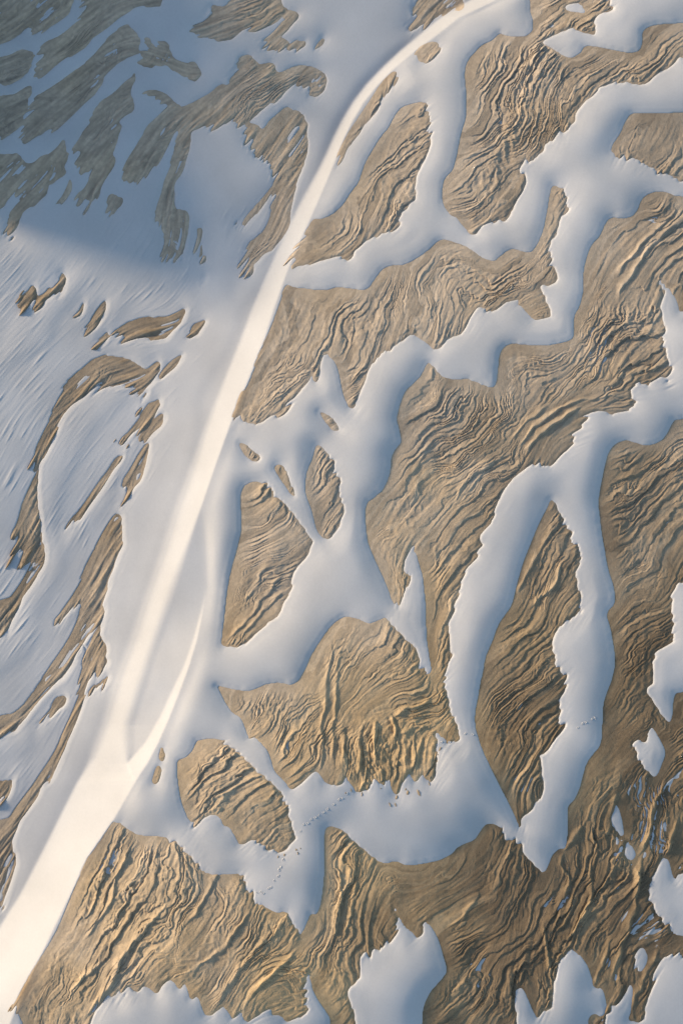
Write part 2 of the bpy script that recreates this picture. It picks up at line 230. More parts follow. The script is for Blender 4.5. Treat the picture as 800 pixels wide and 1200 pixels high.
def chaikin(p, n=1):
    p = np.array(p, float)
    for _ in range(n):
        q = np.roll(p, -1, 0)
        o = np.empty((2 * len(p), 2))
        o[0::2] = p * .78 + q * .22; o[1::2] = p * .22 + q * .78
        p = o
    return p
def extend(p):
    o = []
    for x, y in p:
        o.append((-75 if x <= 0 else 875 if x >= 800 else x, -75 if y <= 0 else 1275 if y >= 1200 else y))
    return o
def raster(p):
    """even-odd fill on the 1-px plan grid"""
    m = np.zeros((H, W), bool)
    p = np.array(p); x0, y0 = p[:, 0] - U0, p[:, 1] - V0
    x1, y1 = np.roll(x0, -1), np.roll(y0, -1)
    for r in range(max(0, int(y0.min())), min(H, int(y0.max()) + 2)):
        c = ((y0 <= r) & (y1 > r)) | ((y1 <= r) & (y0 > r))
        if not c.any(): continue
        xs = np.sort(x0[c] + (r - y0[c]) * (x1[c] - x0[c]) / (y1[c] - y0[c]))
        for a, b in zip(xs[0::2], xs[1::2]):
            i, j = max(0, math.ceil(a)), min(W - 1, math.floor(b))
            if j >= i: m[r, i:j + 1] ^= True
    return m
def edt(mask, R):
    """distance to the nearest True cell (clipped at R) and its index"""
    h, w = mask.shape
    cols = np.arange(w)
    last = np.maximum.accumulate(np.where(mask, cols, -10 ** 6), axis=1)
    nxt = np.minimum.accumulate(np.where(mask, cols, 10 ** 6)[:, ::-1], axis=1)[:, ::-1]
    near = np.where(cols - last <= nxt - cols, last, nxt)
    g = np.minimum(np.abs(near - cols), R + 1).astype(np.float32) ** 2
    best = np.full((h, w), float((R + 1) ** 2), np.float32)
    bi = np.zeros((h, w), np.int32)
    near = np.clip(near, 0, w - 1).astype(np.int32)
    for k in range(-R, R + 1):
        a, b = max(0, -k), min(h, h - k)
        c = g[a + k:b + k] + k * k
        s = best[a:b]; u = c < s
        s[u] = c[u]
        rows = (np.arange(a, b) + k)[:, None] * w
        bi[a:b][u] = (rows + near[a + k:b + k])[u]
    return np.sqrt(best), bi
def rowfun(pts, v):
    a = np.array(pts)
    return np.interp(v, a[:, 0], a[:, 1])

# ------------------------------------------------------------------ masks and distances
vv, uu = np.mgrid[V0:V1 + 1, U0:U1 + 1].astype(np.float32)
ids = np.zeros((H, W), np.int32)
for i, (lab, s) in enumerate(OUT):
    ids[raster(chaikin(extend(P(s))))] = i + 1
dids = np.zeros((H, W), np.int32)
for i, (lab, s) in enumerate(DRIFT):
    m = raster(chaikin(extend(P(s))))
    dids[m] = i + 1
    if i in (2, 3, 4, 6, 11):
        ids[m] = 0
lump = raster(chaikin(extend(P(OUT[20][1])))); ids[lump] = 21
tan = ids > 0
inner = tan & np.roll(tan, 1, 0) & np.roll(tan, -1, 0) & np.roll(tan, 1, 1) & np.roll(tan, -1, 1)
edge = tan & ~inner
dist, bidx = edt(edge, 70)
d = np.where(tan, dist + .5, -dist + .5)
d = gauss(d, 1.1)
ds_ = gauss(d, 2.5)
gy, gx = np.gradient(ds_)
gl = np.sqrt(gx * gx + gy * gy) + 1e-6
side = (gx * .86 + gy * .51) / gl                 # +1: slip face of the drift, -1: frayed windward edge
sb = sstep(side, -.25, .35)
sB = sb.ravel()[bidx]                             # type of the nearest boundary, everywhere
near_id = ids.ravel()[bidx]
soft = gauss(np.where(dist < 69, sB, .5), 3.5)
xr0 = rowfun(CREST, vv); xl0 = rowfun(STRIP, vv)
XCP = [q for q in CREST if q[0] < 590] + P('590,238 640,241 690,243') + CREST2[1:] + [q for q in CREST if q[0] > 915]
xc = rowfun(XCP, vv)
right = sstep(uu - xc, -1, 12)                    # 1 on the drift field right of the crest
seas = gauss(((uu - xc) > 0).astype(np.float32), 2)
half = lambda a: a[::2, ::2]
d_raw = d.copy()
def up(a): return samp(a, vv * 0 + (vv - V0) / 2, (uu - U0) / 2)
e_s = edge & (sB > .5); e_j = edge & (sB <= .5)
def hm(m):
    q = np.zeros(((H + 1) // 2, (W + 1) // 2), bool)
    ys, xs = np.nonzero(m); q[ys // 2, xs // 2] = True
    return q
ds = up(edt(hm(e_s), 45)[0]) * 2; dj = up(edt(hm(e_j), 45)[0]) * 2
ds = gauss(ds, 1.6); dj = gauss(dj, 2.5)

# ------------------------------------------------------------------ layer directions, Poisson potential, streaks
st = np.array([[float(t) for t in q.split(',')] for q in STROKES.split()])
st[:, 2:] /= np.linalg.norm(st[:, 2:], axis=1)[:, None]
cy, cx = np.mgrid[V0:V1 + 9:8, U0:U1 + 9:8].astype(float)
wt = 1 / (((cx[..., None] - st[:, 0]) ** 2 + (cy[..., None] - st[:, 1]) ** 2) + 150) ** 1.6
tx = (wt * st[:, 2]).sum(-1) / wt.sum(-1); ty = (wt * st[:, 3]).sum(-1) / wt.sum(-1)
up8 = lambda a: samp(a, (vv - V0) / 8, (uu - U0) / 8)
tx, ty = up8(tx), up8(ty)
ang = np.arctan2(ty, tx) + (.08 + .37 * right) * fbm(vv, uu, 70, 5, 2)
tx, ty = np.cos(ang), np.sin(ang)
nx, ny = -ty, tx                                  # towards lower right
def poisson(nx, ny):
    a, b = half(nx), half(ny)
    h, w = a.shape
    gxm = np.concatenate([a, -a[:, ::-1]], 1); gxm = np.concatenate([gxm, gxm[::-1]], 0)
    gym = np.concatenate([b, b[:, ::-1]], 1); gym = np.concatenate([gym, -gym[::-1]], 0)
    fy = np.fft.fftfreq(2 * h)[:, None] * 2 * np.pi; fx = np.fft.fftfreq(2 * w)[None] * 2 * np.pi
    q = fx * fx + fy * fy; q[0, 0] = 1
    F = -1j * (fx * np.fft.fft2(gxm) + fy * np.fft.fft2(gym)) / q
    F[0, 0] = 0
    return up(np.real(np.fft.ifft2(F))[:h, :w]) * 2
f = poisson(nx, ny).astype(np.float32)
def lic(noise, n, step=1.0):
    acc = noise.copy(); ws = 1.0
    for sgn in (1, -1):
        y = vv - V0; x = uu - U0
        for k in range(1, n + 1):
            iy = np.clip(y, 0, H - 1).astype(np.int32); ix = np.clip(x, 0, W - 1).astype(np.int32)
            y = y + sgn * step * ty[iy, ix]; x = x + sgn * step * tx[iy, ix]
            w = .5 + .5 * math.cos(math.pi * k / (n + 1))
            acc += w * samp(noise, y, x)
            ws += w * .5
    acc -= acc.mean()
    return (acc / acc.std()).astype(np.float32)
rng = np.random.default_rng(11)
wn = gauss(rng.standard_normal((H, W)).astype(np.float32), .7)
wn2 = gauss(rng.standard_normal((H, W)).astype(np.float32), 1.8)
L1 = lic(wn, 22, 1.0)                             # fine streaks
L2 = lic(wn2, 26, 2.0)                            # broad streaks

# outlines fray along the layers: long streaky fingers on the left, ragged ledges on the right
lm_ = 1 - right
q_ = (gx * tx + gy * ty) / gl
tail = gauss(sstep(q_.ravel()[bidx].reshape(d.shape), .05, .75).astype(np.float32), 3)
patchy = .35 + .9 * sstep(fbm(vv, uu, 38, 311, 2), -.3, .4)
fr = ((1 - soft) * right * (1.1 * L1 + 1.5 * L2) * patchy
      + lm_ * tail * (3.0 * L1 + 3.0 * L2) * (.7 + .3 * sstep(vv, 60, 300)) + lm_ * (.25 * L1 + .5 * L2))
fr = fr * np.where((near_id >= 16) & (near_id <= 20), .3, 1)
d = d + fr * sstep(d, -26, -3) * (1 - .65 * sstep(d, 4, 20))

# ------------------------------------------------------------------ broad landform S(u,v)
def landform(v, u):
    """v: column of rows, u: row of columns (uniform step du) -> heights"""
    du = u[0, 1] - u[0, 0]
    xl, xr = rowfun(STRIP, v), rowfun(CREST, v)
    tilt = np.abs(np.gradient(rowfun(CREST, np.arange(-60, 1261, 4.)), 4.))
    sn = 1 / np.sqrt(1 + np.interp(v, np.arange(-60, 1261, 4.), gauss(tilt[:, None] * np.ones((1, 3)), 4)[:, 0]) ** 2)
    a = -.10 - .03 * sstep(v, 420, 620) + (.34 - .14 * sstep(v, 780, 940)) * np.exp(-np.maximum(xl - u, 0) / 62) * sstep(v, 60, 560)
    a = np.where(u < xl, a, 0)
    a = a * sstep(u, -400, 60)
    softL = 2.5 + 8 * sstep(v, 420, 620) * (1 - sstep(v, 870, 910)) + 1.5 * (1 - sstep(v, 200, 330))
    softR = 1.2 + 9 * sstep(v, 585, 700) * (1 - sstep(v, 872, 900))
    strip = sstep(u - xl, -softL, softL) * (1 - sstep(u - xr, -softR, softR * .6 + .4))
    kk = .72 + .55 * (1 - sstep(v, 120, 260)) - .04 * sstep(v, 620, 720) * (1 - sstep(v, 860, 905))
    slope = a * (1 - strip) + kk * sn * strip
    on2 = (v > 690) & (v < 916)
    x2l, x2r = rowfun(FOOT2, v), rowfun(CREST2, v)
    s2 = np.where(on2, sstep(u - x2l, -2.5, 1.5) * (1 - sstep(u - x2r, -1, 1)) * np.clip((x2r - x2l) / 2, 0, 1), 0)
    slope = slope + .66 * s2
    xcr = np.maximum(xr, np.where(on2, x2r, -999))
    r = u - xr - 30 * sstep(v, 600, 700) * (1 - sstep(v, 890, 930))
    fall = .02 - .10 * sstep(r, 10, 330) - .07 * sstep(v, 350, 1100) * sstep(r, 120, 560) - .02 * sstep(r, 350, 600) + .02 * (1 - sstep(v, 0, 300))
    hollow = sstep(v, 690, 770) * (1 - sstep(v, 880, 914)) * sstep(u - xr, 0, 12)
    fall = np.where(on2 & (u < x2r), .03 + .20 * hollow, fall)
    slope = slope + np.where(u > xr, fall * (1 - np.clip(s2, 0, 1)), 0) * (1 - sstep(u, 900, 2200))
    return np.cumsum(slope * du, axis=1)
Sg = landform(vv[:, :1], uu[:1, :]).astype(np.float32)
S0 = Sg[:, 0:1].copy(); Sg -= S0
def rowsm(a, sg):
    q = np.pad(a[:, 0], 90, mode='edge'); k = np.exp(-.5 * (np.arange(-90, 91) / sg) ** 2)
    return np.convolve(q, k / k.sum(), mode='valid')[:, None]
xcs = rowsm(xc[:, :1], 25.) + 14
ref = samp(Sg, vv[:, :1] - V0, np.clip(xcs, U0, U1) - U0)
ref_s = rowsm(ref, 30.)
Sg += ((ref_s - ref) * np.clip((uu - xl0) / (xcs - xl0), 0, 1)).astype(np.float32)
Sg = gauss(Sg, .8)
kv = np.exp(-.5 * (np.arange(-24, 25) / 8.) ** 2); kv /= kv.sum()
pv = np.pad(Sg, ((24, 24), (0, 0)), mode='edge')
Sv = sum(w * pv[i:i + H] for i, w in enumerate(kv))
wv_ = sstep(uu - xc, 14, 60)
Sg = (Sg * (1 - wv_) + Sv * wv_).astype(np.float32)
Sg += 4.0 * fbm(vv, uu, 260, 91, 2) + .9 * right * fbm(vv, uu, 70, 95, 2)

# ------------------------------------------------------------------ drift cover P and layered surface T (relative to S)
leftm = 1 - right
lowleft = leftm * sstep(vv, 290, 350)
upleft = leftm * (1 - sstep(vv, 290, 350))
out = np.maximum(-d, 0)
A = 8.4 * right + 4.0 * upleft + .9 * lowleft
wd = 13.0 * right + 7 * upleft + 8 * lowleft
strip_m = sstep(uu - xl0, -14, 6) * (1 - right)
rise = (1 - np.exp(-ds / wd))
D = A * rise * (1 - .8 * np.exp(-dj / (26 * right + 14 * leftm)))
# on the lower left the pale cover ends in a low lit scarp along the right edges of the brown
rim = lowleft * (1 - soft) * 1.5 * (1 - np.exp(-out / 3.0)) * sstep(out, -.5, 3)
D = D * (1 - strip_m) + rim * (1 - .6 * strip_m)
D = D * sstep(uu - xc, -6, 26) * right + D * leftm
D = np.where(d < 0, D, 0)
D = gauss(D, 1.2)
bl_ = sstep(out, 2, 9)
D = D * (1 - bl_) + gauss(D, 5) * bl_
wave = fbm(vv, uu, 85, 301, 2)
D += right * sstep(out, 4, 25) * 1.1 * wave
pits = sstep(fbm(vv, uu, 60, 77, 2), .15, .7)     # where pale dust fills the hollows of the layers
dusty = np.clip(.35 * pits + .9 * sstep(uu, 690, 760) * sstep(vv, 860, 960) * sstep(fbm(vv, uu, 40, 70, 2), -.3, .5)
                + .55 * (1 - right) * sstep(fbm(vv, uu, 34, 79, 2), -.2, .6), 0, 1)
ins = np.maximum(d, 0)
thin_edge = -.75 * (1 - soft) * np.exp(-out / 5)  # cover starts a hand below the frayed ledge
streak_l = (.07 * L1 + .34 * np.maximum(L1 - 1.2, 0)) * (.25 + .75 * sstep(fbm(vv, uu, 60, 41, 3), -.35, .5)) * sstep(xl0 - uu, 15, 110) * sstep(vv, 130, 300) * leftm * (1 - strip_m) * sstep(out, 0, 6)
PZ = D + thin_edge * (right + upleft * .7) + streak_l - (4.2 - 2.9 * dusty - .75 * dusty * right * sstep(uu, 690, 760) * sstep(vv, 860, 960)) * (1 - np.exp(-ins / 3.5)) * (d > 0)

relief = sstep(ins, 0, 4) * (1 - soft) + soft * sstep(ins, 2, 26)
warp1 = fbm(vv, uu, 95, 201, 2)
warp2 = fbm(vv, uu, 34, 221, 2)
amp1 = np.clip(.45 + 1.0 * fbm(vv, uu, 85, 231, 3), .0, 1.4)
amp2 = np.clip(.48 + 1.05 * fbm(vv, uu, 48, 251, 3), .0, 1.4)
chaos = fbm(vv, uu, 13, 261, 3) * sstep(fbm(vv, uu, 60, 271, 2), .05, .6)
# broken spine in the top right outcrop, frayed fan, crest-side rubble
spine = np.exp(-((uu - (640 - (vv - 40) * .38)) / 16) ** 2) * sstep(vv, 20, 60) * (1 - sstep(vv, 215, 245)) * (uu > 520)
fray = np.exp(-((uu - 450) / 55) ** 2 - ((vv - 880) / 42) ** 2)
rub = np.exp(-(uu - xc) / 26) * right * (sstep(vv, 340, 380) * (1 - sstep(vv, 490, 500)) + sstep(vv, 960, 980))
rough = np.clip(spine + fray + .8 * rub + np.exp(-((uu - 187) / 12) ** 2 - ((vv - 895) / 26) ** 2), 0, 1)
fault = gauss((np.round(3 * fbm(vv, uu, 30, 228, 2)) * 1.5).astype(np.float32), .6) * sstep(fbm(vv, uu, 80, 229, 2), -.3, .3)
fw = f + 16 * warp1 + 4.2 * warp2 + 1.2 * L2 + .5 * L1 + 1.2 * fbm(vv, uu, 7, 225, 2) + fault
fw2 = f + 22 * warp1 + 5.5 * warp2 + 1.0 * L2 + .5 * L1 + .6 * fbm(vv, uu, 6, 226, 2) + 1.4 * fault + 3.5 * fbm(vv, uu, 15, 223, 2) * sstep(fbm(vv, uu, 70, 227, 2), -.1, .5)
def beds(x, lo, hi, seed):
    """number of the bed at depth x; beds of uneven thickness"""
    n = int(5000 / lo)
    e = np.cumsum(np.random.default_rng(seed).uniform(0, 1, n) ** 1.6 * (hi - lo) + lo) - 1500
    return np.interp(x, e, np.arange(n)).astype(np.float32), np.diff(e, append=e[-1] + 5).astype(np.float32)
LEDGES = [  # width, height, line (upstanding plates and long ledges, steep on the lower right)
 (5, 4.0, '754,996 750,1020 745,1050 739,1075 733,1095 727,1112 720,1132 714,1150'),
 (4, 3.4, '702,985 695,1005 690,1022 694,1045 685,1065 672,1090 658,1112'),
 (4, 3.0, '722,925 719,945 714,965 706,985'), (4, 3.0, '704,915 696,940 684,962 668,985 658,998'),
 (3.5, 3.0, '781,905 772,930 764,955 757,980 748,1005'), (3.5, 2.8, '797,955 786,985 778,1003'),
 (3.5, 2.8, '774,1112 765,1130 752,1150 744,1165 738,1188'), (3, 2.6, '716,1098 710,1120 702,1140 696,1155'),
 (3.5, 2.6, '660,1000 655,1020 668,1030 660,1050'), (3, 2.4, '634,1085 640,1110 645,1140'), (3.5, 2.6, '675,1045 668,1065 660,1080 652,1092'),
 (4, 3.0, '720,352 728,335 742,315 757,295 772,278 786,266 800,256'), (3.5, 2.6, '718,325 735,305 752,285 772,262 796,240'), (3, 2.4, '752,400 765,378 780,355 798,330'),
 (4, 3.0, '610,540 622,520 640,500 660,487 682,476'), (3, 2.6, '605,528 618,508 636,490 660,474 690,466 738,462'), (3, 2.2, '600,515 615,495 640,475'),
 (4, 2.6, '540,575 552,556 570,545 590,535 600,528'), (3, 2.2, '530,590 540,570 556,552'), (3, 2.2, '480,560 490,540 500,525 515,518'),
 (5, 3.2, '200,1052 190,1066 172,1085 158,1102 146,1116 138,1122 136,1142 124,1160 108,1180 96,1196'), (3.5, 2.6, '262,1010 250,1035 240,1055 225,1075 205,1100'),
 (4, 2.8, '292,1065 280,1085 268,1105 252,1120 235,1128 222,1145'), (4, 2.8, '352,1105 340,1120 320,1140 300,1160 285,1180'), (3.5, 2.4, '335,1075 318,1095 300,1115 280,1135 262,1160 250,1180'),
 (3.5, 2.6, '150,990 142,1015 132,1040 128,1060 115,1080 95,1105'), (3, 2.4, '120,1130 105,1138 95,1150 80,1168'),
 (4, 3.0, '656,604 646,620 634,640 626,658 614,680 604,695'), (3.5, 2.6, '655,658 652,680 645,690 632,700 618,715'),
 (4, 2.3, '388,750 386,775 380,800 381,825 376,850 377,880 373,905'), (4, 3.0, '402,850 402,875 406,900'), (4, 3.6, '442,842 438,865 440,895'), (4, 3.4, '460,838 462,858 458,880'), (4, 3.4, '505,820 490,826 472,832 462,840'), (3.5, 3.0, '500,850 485,852 468,860'), (3.5, 3.2, '480,865 474,885 476,905'), (3.5, 3.0, '494,862 488,885 484,905'), (3.5, 3.0, '425,845 420,880 422,915'), (3, 2.0, '397,760 393,790 394,820 389,850 390,880 387,905'),
 (3.5, 2.6, '330,672 318,690 300,712 282,735 266,752'), (3, 2.4, '333,690 318,705 300,725 282,748'), (3, 2.2, '325,660 305,668 300,690 285,705'),
 (3, 2.4, '400,1010 398,1040 396,1075 390,1110'), (3, 2.2, '420,1030 412,1060 402,1095'), (3.5, 2.4, '600,990 592,1015 585,1035 572,1050'), (3, 2.2, '560,1040 552,1060 540,1080'),
]
plate = np.zeros((H, W), np.float32)
for wdt, hgt, line in LEDGES:
    p = P(line)
    for _ in range(2):
        p = [p[0]] + [((a[0] * w + b[0] * (1 - w)), (a[1] * w + b[1] * (1 - w))) for a, b in zip(p, p[1:]) for w in (.75, .25)] + [p[-1]]
    a_ = np.array(p); R_ = 16
    x0, x1 = int(max(U0, a_[:, 0].min() - R_)), int(min(U1, a_[:, 0].max() + R_)); y0, y1 = int(max(V0, a_[:, 1].min() - R_)), int(min(V1, a_[:, 1].max() + R_))
    sl = (slice(y0 - V0, y1 - V0 + 1), slice(x0 - U0, x1 - U0 + 1))
    X = uu[sl] + .9 * L2[sl] * ny[sl] * 0 + 2.2 * fbm(vv[sl], uu[sl], 14, 501, 2); Y = vv[sl] + 2.0 * fbm(vv[sl], uu[sl], 12, 502, 2)
    bd = np.full(X.shape, 1e9, np.float32); sg = np.zeros(X.shape, np.float32); al = np.zeros(X.shape, np.float32)
    seg = np.linalg.norm(np.diff(a_, axis=0), axis=1); tot = seg.sum(); acc = 0
    for (ax, ay), (bx, by), ln in zip(a_[:-1], a_[1:], seg):
        t = np.clip(((X - ax) * (bx - ax) + (Y - ay) * (by - ay)) / (ln * ln + 1e-6), 0, 1)
        ex, ey = X - (ax + t * (bx - ax)), Y - (ay + t * (by - ay))
        q = ex * ex + ey * ey
        u_ = q < bd
        bd = np.where(u_, q, bd); sg = np.where(u_, ex * .86 + ey * .51, sg); al = np.where(u_, (acc + t * ln) / tot, al); acc += ln
    bd = np.sqrt(bd) * np.sign(sg)                     # + on the lower-right side
    wv = wdt * (.75 + .5 * fbm(vv[sl], uu[sl], 22, 503, 2))
    prof = np.where(bd < 0, np.clip(1 + bd / (wv * 1.7), 0, 1) ** 1.3, 1 - sstep(bd, wv * .35, wv * .35 + 1.6))
    prof = prof * np.clip(np.minimum(al, 1 - al) * 6, 0, 1) * hgt * (.75 + .5 * fbm(vv[sl], uu[sl], 26, 504, 2))
    plate[sl] = np.maximum(plate[sl], prof)
plate *= sstep(d, -3, 2)
ph1, len1 = beds(fw, 5, 25, 5)
ph2, len2 = beds(fw2, 2.2, 8.5, 6)
T0 = (-1.3 * soft * sstep(out, 0, 6) - .42 * out * (1 - soft) * (1 - .72 * tail * leftm) - .25 * out * soft * (1 - .5 * tail * leftm)
      + (.9 * (1 - soft)) * sstep(ins, -1, 5) * (right + .5 * upleft)
      + (1.1 * fbm(vv, uu, 40, 281, 2)) * sstep(ins, 0, 20)
      - lowleft * .5 * (1 - sstep(ins, 0, 8)))
kright = right + .45 * leftm
r1 = 2.15 * amp1 * relief * (right + .25 * leftm)
r2 = 1.6 * amp2 * relief * (right + .35 * lowleft + .7 * upleft)
rl = (.13 * L1 + .16 * L2) * np.maximum(relief, leftm * sstep(d, -26, -2) * tail) * (right * .8 + 3.2 * lowleft + 1.5 * upleft)
rdg = 1 - 2 * np.abs(fbm(vv + 1.5 * L2, uu, 9, 293, 2))
rc = (.7 * chaos + 1.3 * rough * fbm(vv, uu, 9, 291, 3) + (1.0 * rough + .45 * sstep(fbm(vv, uu, 55, 297, 2), .1, .6)) * rdg) * relief * kright
dk = right * sstep(uu, 640, 720) * sstep(vv, 840, 930) * sstep(fbm(vv, uu, 55, 611, 3), -.35, .35) * sstep(ins, 1, 5)
dk = np.maximum(dk, .9 * right * np.exp(-(uu - xc) / 14) * sstep(vv, 390, 420) * (1 - sstep(vv, 480, 495)) * sstep(ins, 1, 4))
dk = np.maximum(dk, .8 * sstep(fbm(vv, uu, 44, 621, 2), .42, .7) * right * sstep(ins, 2, 8))
dl = leftm * sstep(fbm(vv, uu, 36, 631, 3), -.25, .45) * sstep(ins, 1, 4)
PZ = PZ * (1 - dl) + dl * (T0 - .62 - .42 * L1)
PZ = PZ * (1 - dk) + dk * (T0 - .32 + .35 * L2 + .25 * L1)
smoothT = T0 + rl + rc + plate + lowleft * 2.4 * np.maximum(L1 - .75, 0) * sstep(d, -40, -3) * (.10 + tail) * (1 - sstep(ins, 2, 10))
darkp = -.35 * plate / 3 + .80 * sstep(uu - xc, 220, 510) * (.35 + .65 * sstep(vv, 120, 950)) + .40 * fbm(vv, uu, 80, 401, 3) + lowleft * (.34 + .14 * L1) - upleft * .3  # tone mask: darker rightward, downward and lower left; plates and upper left paler
ochre = sstep(vv, 420, 900) * right * (.45 + .55 * sstep(uu - xc, 80, 350)) + .25 * fbm(vv, uu, 60, 411, 2)

# ------------------------------------------------------------------ fine grid
G = .7
fu = np.arange(-58, 858.01, G, dtype=np.float32); fv = np.arange(-58, 1258.01, G, dtype=np.float32)
FV, FU = np.meshgrid(fv, fu, indexing='ij')
def S_(a): return samp(a, FV - V0, FU - U0).astype(np.float32)
def saw(p, ln, px):
    t = p - np.floor(p)
    drop = np.clip(px / ln[np.clip(np.floor(p).astype(np.int64), 0, len(ln) - 1)], .05, .45)
    return np.where(t < 1 - drop, t / (1 - drop), (1 - t) / drop) - .5
p1, p2 = S_(ph1), S_(ph2)
layer = np.floor(p2).astype(np.int64)
lh = np.random.default_rng(3).uniform(0, 1, 4096).astype(np.float32)
cell1 = lh[np.floor(p1).astype(np.int64) % 4096]
cell2 = lh[(layer + 77) % 4096]
FT = S_(smoothT) + S_(r1) * saw(p1, len1, 1.1) * (.4 + 1.1 * cell1) + S_(r2) * saw(p2, len2, .8) * (.3 + 1.2 * cell2)
FP = S_(PZ)
FS = S_(Sg)
TZ = FS + FT; PZf = FS + FP
def to_world(z, U=FU, V=FV):
    k = (CAM_H - z) / CAM_H
    return np.stack([(U - 400) * k * SC, -(V - 600) * k * SC, z * SC], -1).astype(np.float32)

# ------------------------------------------------------------------ Blender
scene = bpy.context.scene
COL = scene.collection
def mesh_from_grid(name, pts, facemask, mat, attrs=None):
    """pts (h,w,3), facemask (h-1,w-1) -> one object"""
    h, w = pts.shape[:2]
    r, c = np.nonzero(facemask)
    q = np.stack([r * w + c, (r + 1) * w + c, (r + 1) * w + c + 1, r * w + c + 1], 1)
    used = np.zeros(h * w, bool); used[q.ravel()] = True
    remap = np.cumsum(used) - 1
    q = remap[q].astype(np.int32)
    co = pts.reshape(-1, 3)[used]
    me = bpy.data.meshes.new(name)
    me.vertices.add(len(co)); me.vertices.foreach_set('co', co.ravel())
    me.loops.add(q.size); me.loops.foreach_set('vertex_index', q.ravel())
    me.polygons.add(len(q)); me.polygons.foreach_set('loop_start', np.arange(0, q.size, 4, dtype=np.int32))
    me.update(calc_edges=True)
    me.polygons.foreach_set('use_smooth', np.ones(len(q), bool))
    for k, a in (attrs or {}).items():
        at = me.attributes.new(k, 'FLOAT', 'POINT'); at.data.foreach_set('value', a.reshape(-1)[used].astype(np.float32))
    me.materials.append(mat)
    o = bpy.data.objects.new(name, me); COL.objects.link(o)
    return o

def new_mat(name):
    m = bpy.data.materials.new(name); m.use_nodes = True
    nt = m.node_tree; nt.nodes.clear()
    N = lambda t, **k: [n := nt.nodes.new(t), [setattr(n, a, b) for a, b in k.items()]][0]
    out = N('ShaderNodeOutputMaterial'); bs = N('ShaderNodeBsdfPrincipled')
    nt.links.new(bs.outputs[0], out.inputs[0])
    return m, nt, N, bs
def pale_mat():
    m, nt, N, bs = new_mat('pale_fine_sand')
    L = nt.links.new
    tc = N('ShaderNodeTexCoord')
    n1 = N('ShaderNodeTexNoise'); n1.inputs['Scale'].default_value = .09; n1.inputs['Detail'].default_value = 5
    n2 = N('ShaderNodeTexNoise'); n2.inputs['Scale'].default_value = 3.0; n2.inputs['Detail'].default_value = 4
    L(tc.outputs['Object'], n1.inputs['Vector']); L(tc.outputs['Object'], n2.inputs['Vector'])
    cr = N('ShaderNodeValToRGB')
    cr.color_ramp.elements[0].position = .3; cr.color_ramp.elements[0].color = (.48, .435, .385, 1)
    cr.color_ramp.elements[1].position = .7; cr.color_ramp.elements[1].color = (.555, .505, .45, 1)
    L(n1.outputs[0], cr.inputs[0])
    mx = N('ShaderNodeMixRGB', blend_type='MULTIPLY'); mx.inputs[0].default_value = .12
    L(cr.outputs[0], mx.inputs[1]); L(n2.outputs[0], mx.inputs[2])
    L(mx.outputs[0], bs.inputs['Base Color'])
    bs.inputs['Roughness'].default_value = .95; bs.inputs['Specular IOR Level'].default_value = .1
    b = N('ShaderNodeBump'); b.inputs['Strength'].default_value = .25; b.inputs['Distance'].default_value = .03
    n3 = N('ShaderNodeTexNoise'); n3.inputs['Scale'].default_value = 6; n3.inputs['Detail'].default_value = 6
    L(tc.outputs['Object'], n3.inputs['Vector']); L(n3.outputs[0], b.inputs['Height']); L(b.outputs[0], bs.inputs['Normal'])
    return m
def tan_mat():
    m, nt, N, bs = new_mat('brown_layered_sand')
    L = nt.links.new
    tc = N('ShaderNodeTexCoord')
    dk = N('ShaderNodeAttribute', attribute_name='dark_tone'); oc = N('ShaderNodeAttribute', attribute_name='ochre'); ly = N('ShaderNodeAttribute', attribute_name='bed')
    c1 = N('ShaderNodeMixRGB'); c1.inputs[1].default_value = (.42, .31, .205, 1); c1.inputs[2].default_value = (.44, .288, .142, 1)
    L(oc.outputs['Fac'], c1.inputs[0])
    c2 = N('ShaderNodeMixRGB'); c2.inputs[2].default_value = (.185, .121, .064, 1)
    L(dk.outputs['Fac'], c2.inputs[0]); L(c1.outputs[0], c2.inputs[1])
    n = N('ShaderNodeTexNoise'); n.inputs['Scale'].default_value = 1.6; n.inputs['Detail'].default_value = 7
    L(tc.outputs['Object'], n.inputs['Vector'])
    rp = N('ShaderNodeMapRange'); rp.inputs['To Min'].default_value = .72; rp.inputs['To Max'].default_value = 1.28
    L(n.outputs[0], rp.inputs['Value'])
    lr = N('ShaderNodeMapRange'); lr.inputs['To Min'].default_value = .68; lr.inputs['To Max'].default_value = 1.27
    L(ly.outputs['Fac'], lr.inputs['Value'])
    mu = N('ShaderNodeMath', operation='MULTIPLY'); L(rp.outputs[0], mu.inputs[0]); L(lr.outputs[0], mu.inputs[1])
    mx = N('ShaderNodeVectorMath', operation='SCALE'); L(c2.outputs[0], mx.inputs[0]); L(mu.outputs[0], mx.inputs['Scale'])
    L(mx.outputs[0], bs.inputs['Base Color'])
    bs.inputs['Roughness'].default_value = .8; bs.inputs['Specular IOR Level'].default_value = .2
    b = N('ShaderNodeBump'); b.inputs['Strength'].default_value = .7; b.inputs['Distance'].default_value = .09
    n3 = N('ShaderNodeTexNoise'); n3.inputs['Scale'].default_value = 3.5; n3.inputs['Detail'].default_value = 8; n3.inputs['Roughness'].default_value = .65
    L(tc.outputs['Object'], n3.inputs['Vector']); L(n3.outputs[0], b.inputs['Height']); L(b.outputs[0], bs.inputs['Normal'])
    return m
PALE, TAN = pale_mat(), tan_mat()

def tag(o, label, cat, group=None):
    o['label'] = label; o['category'] = cat
    if group: o['group'] = group
    return o
def struct(o): o['kind'] = 'structure'; return o

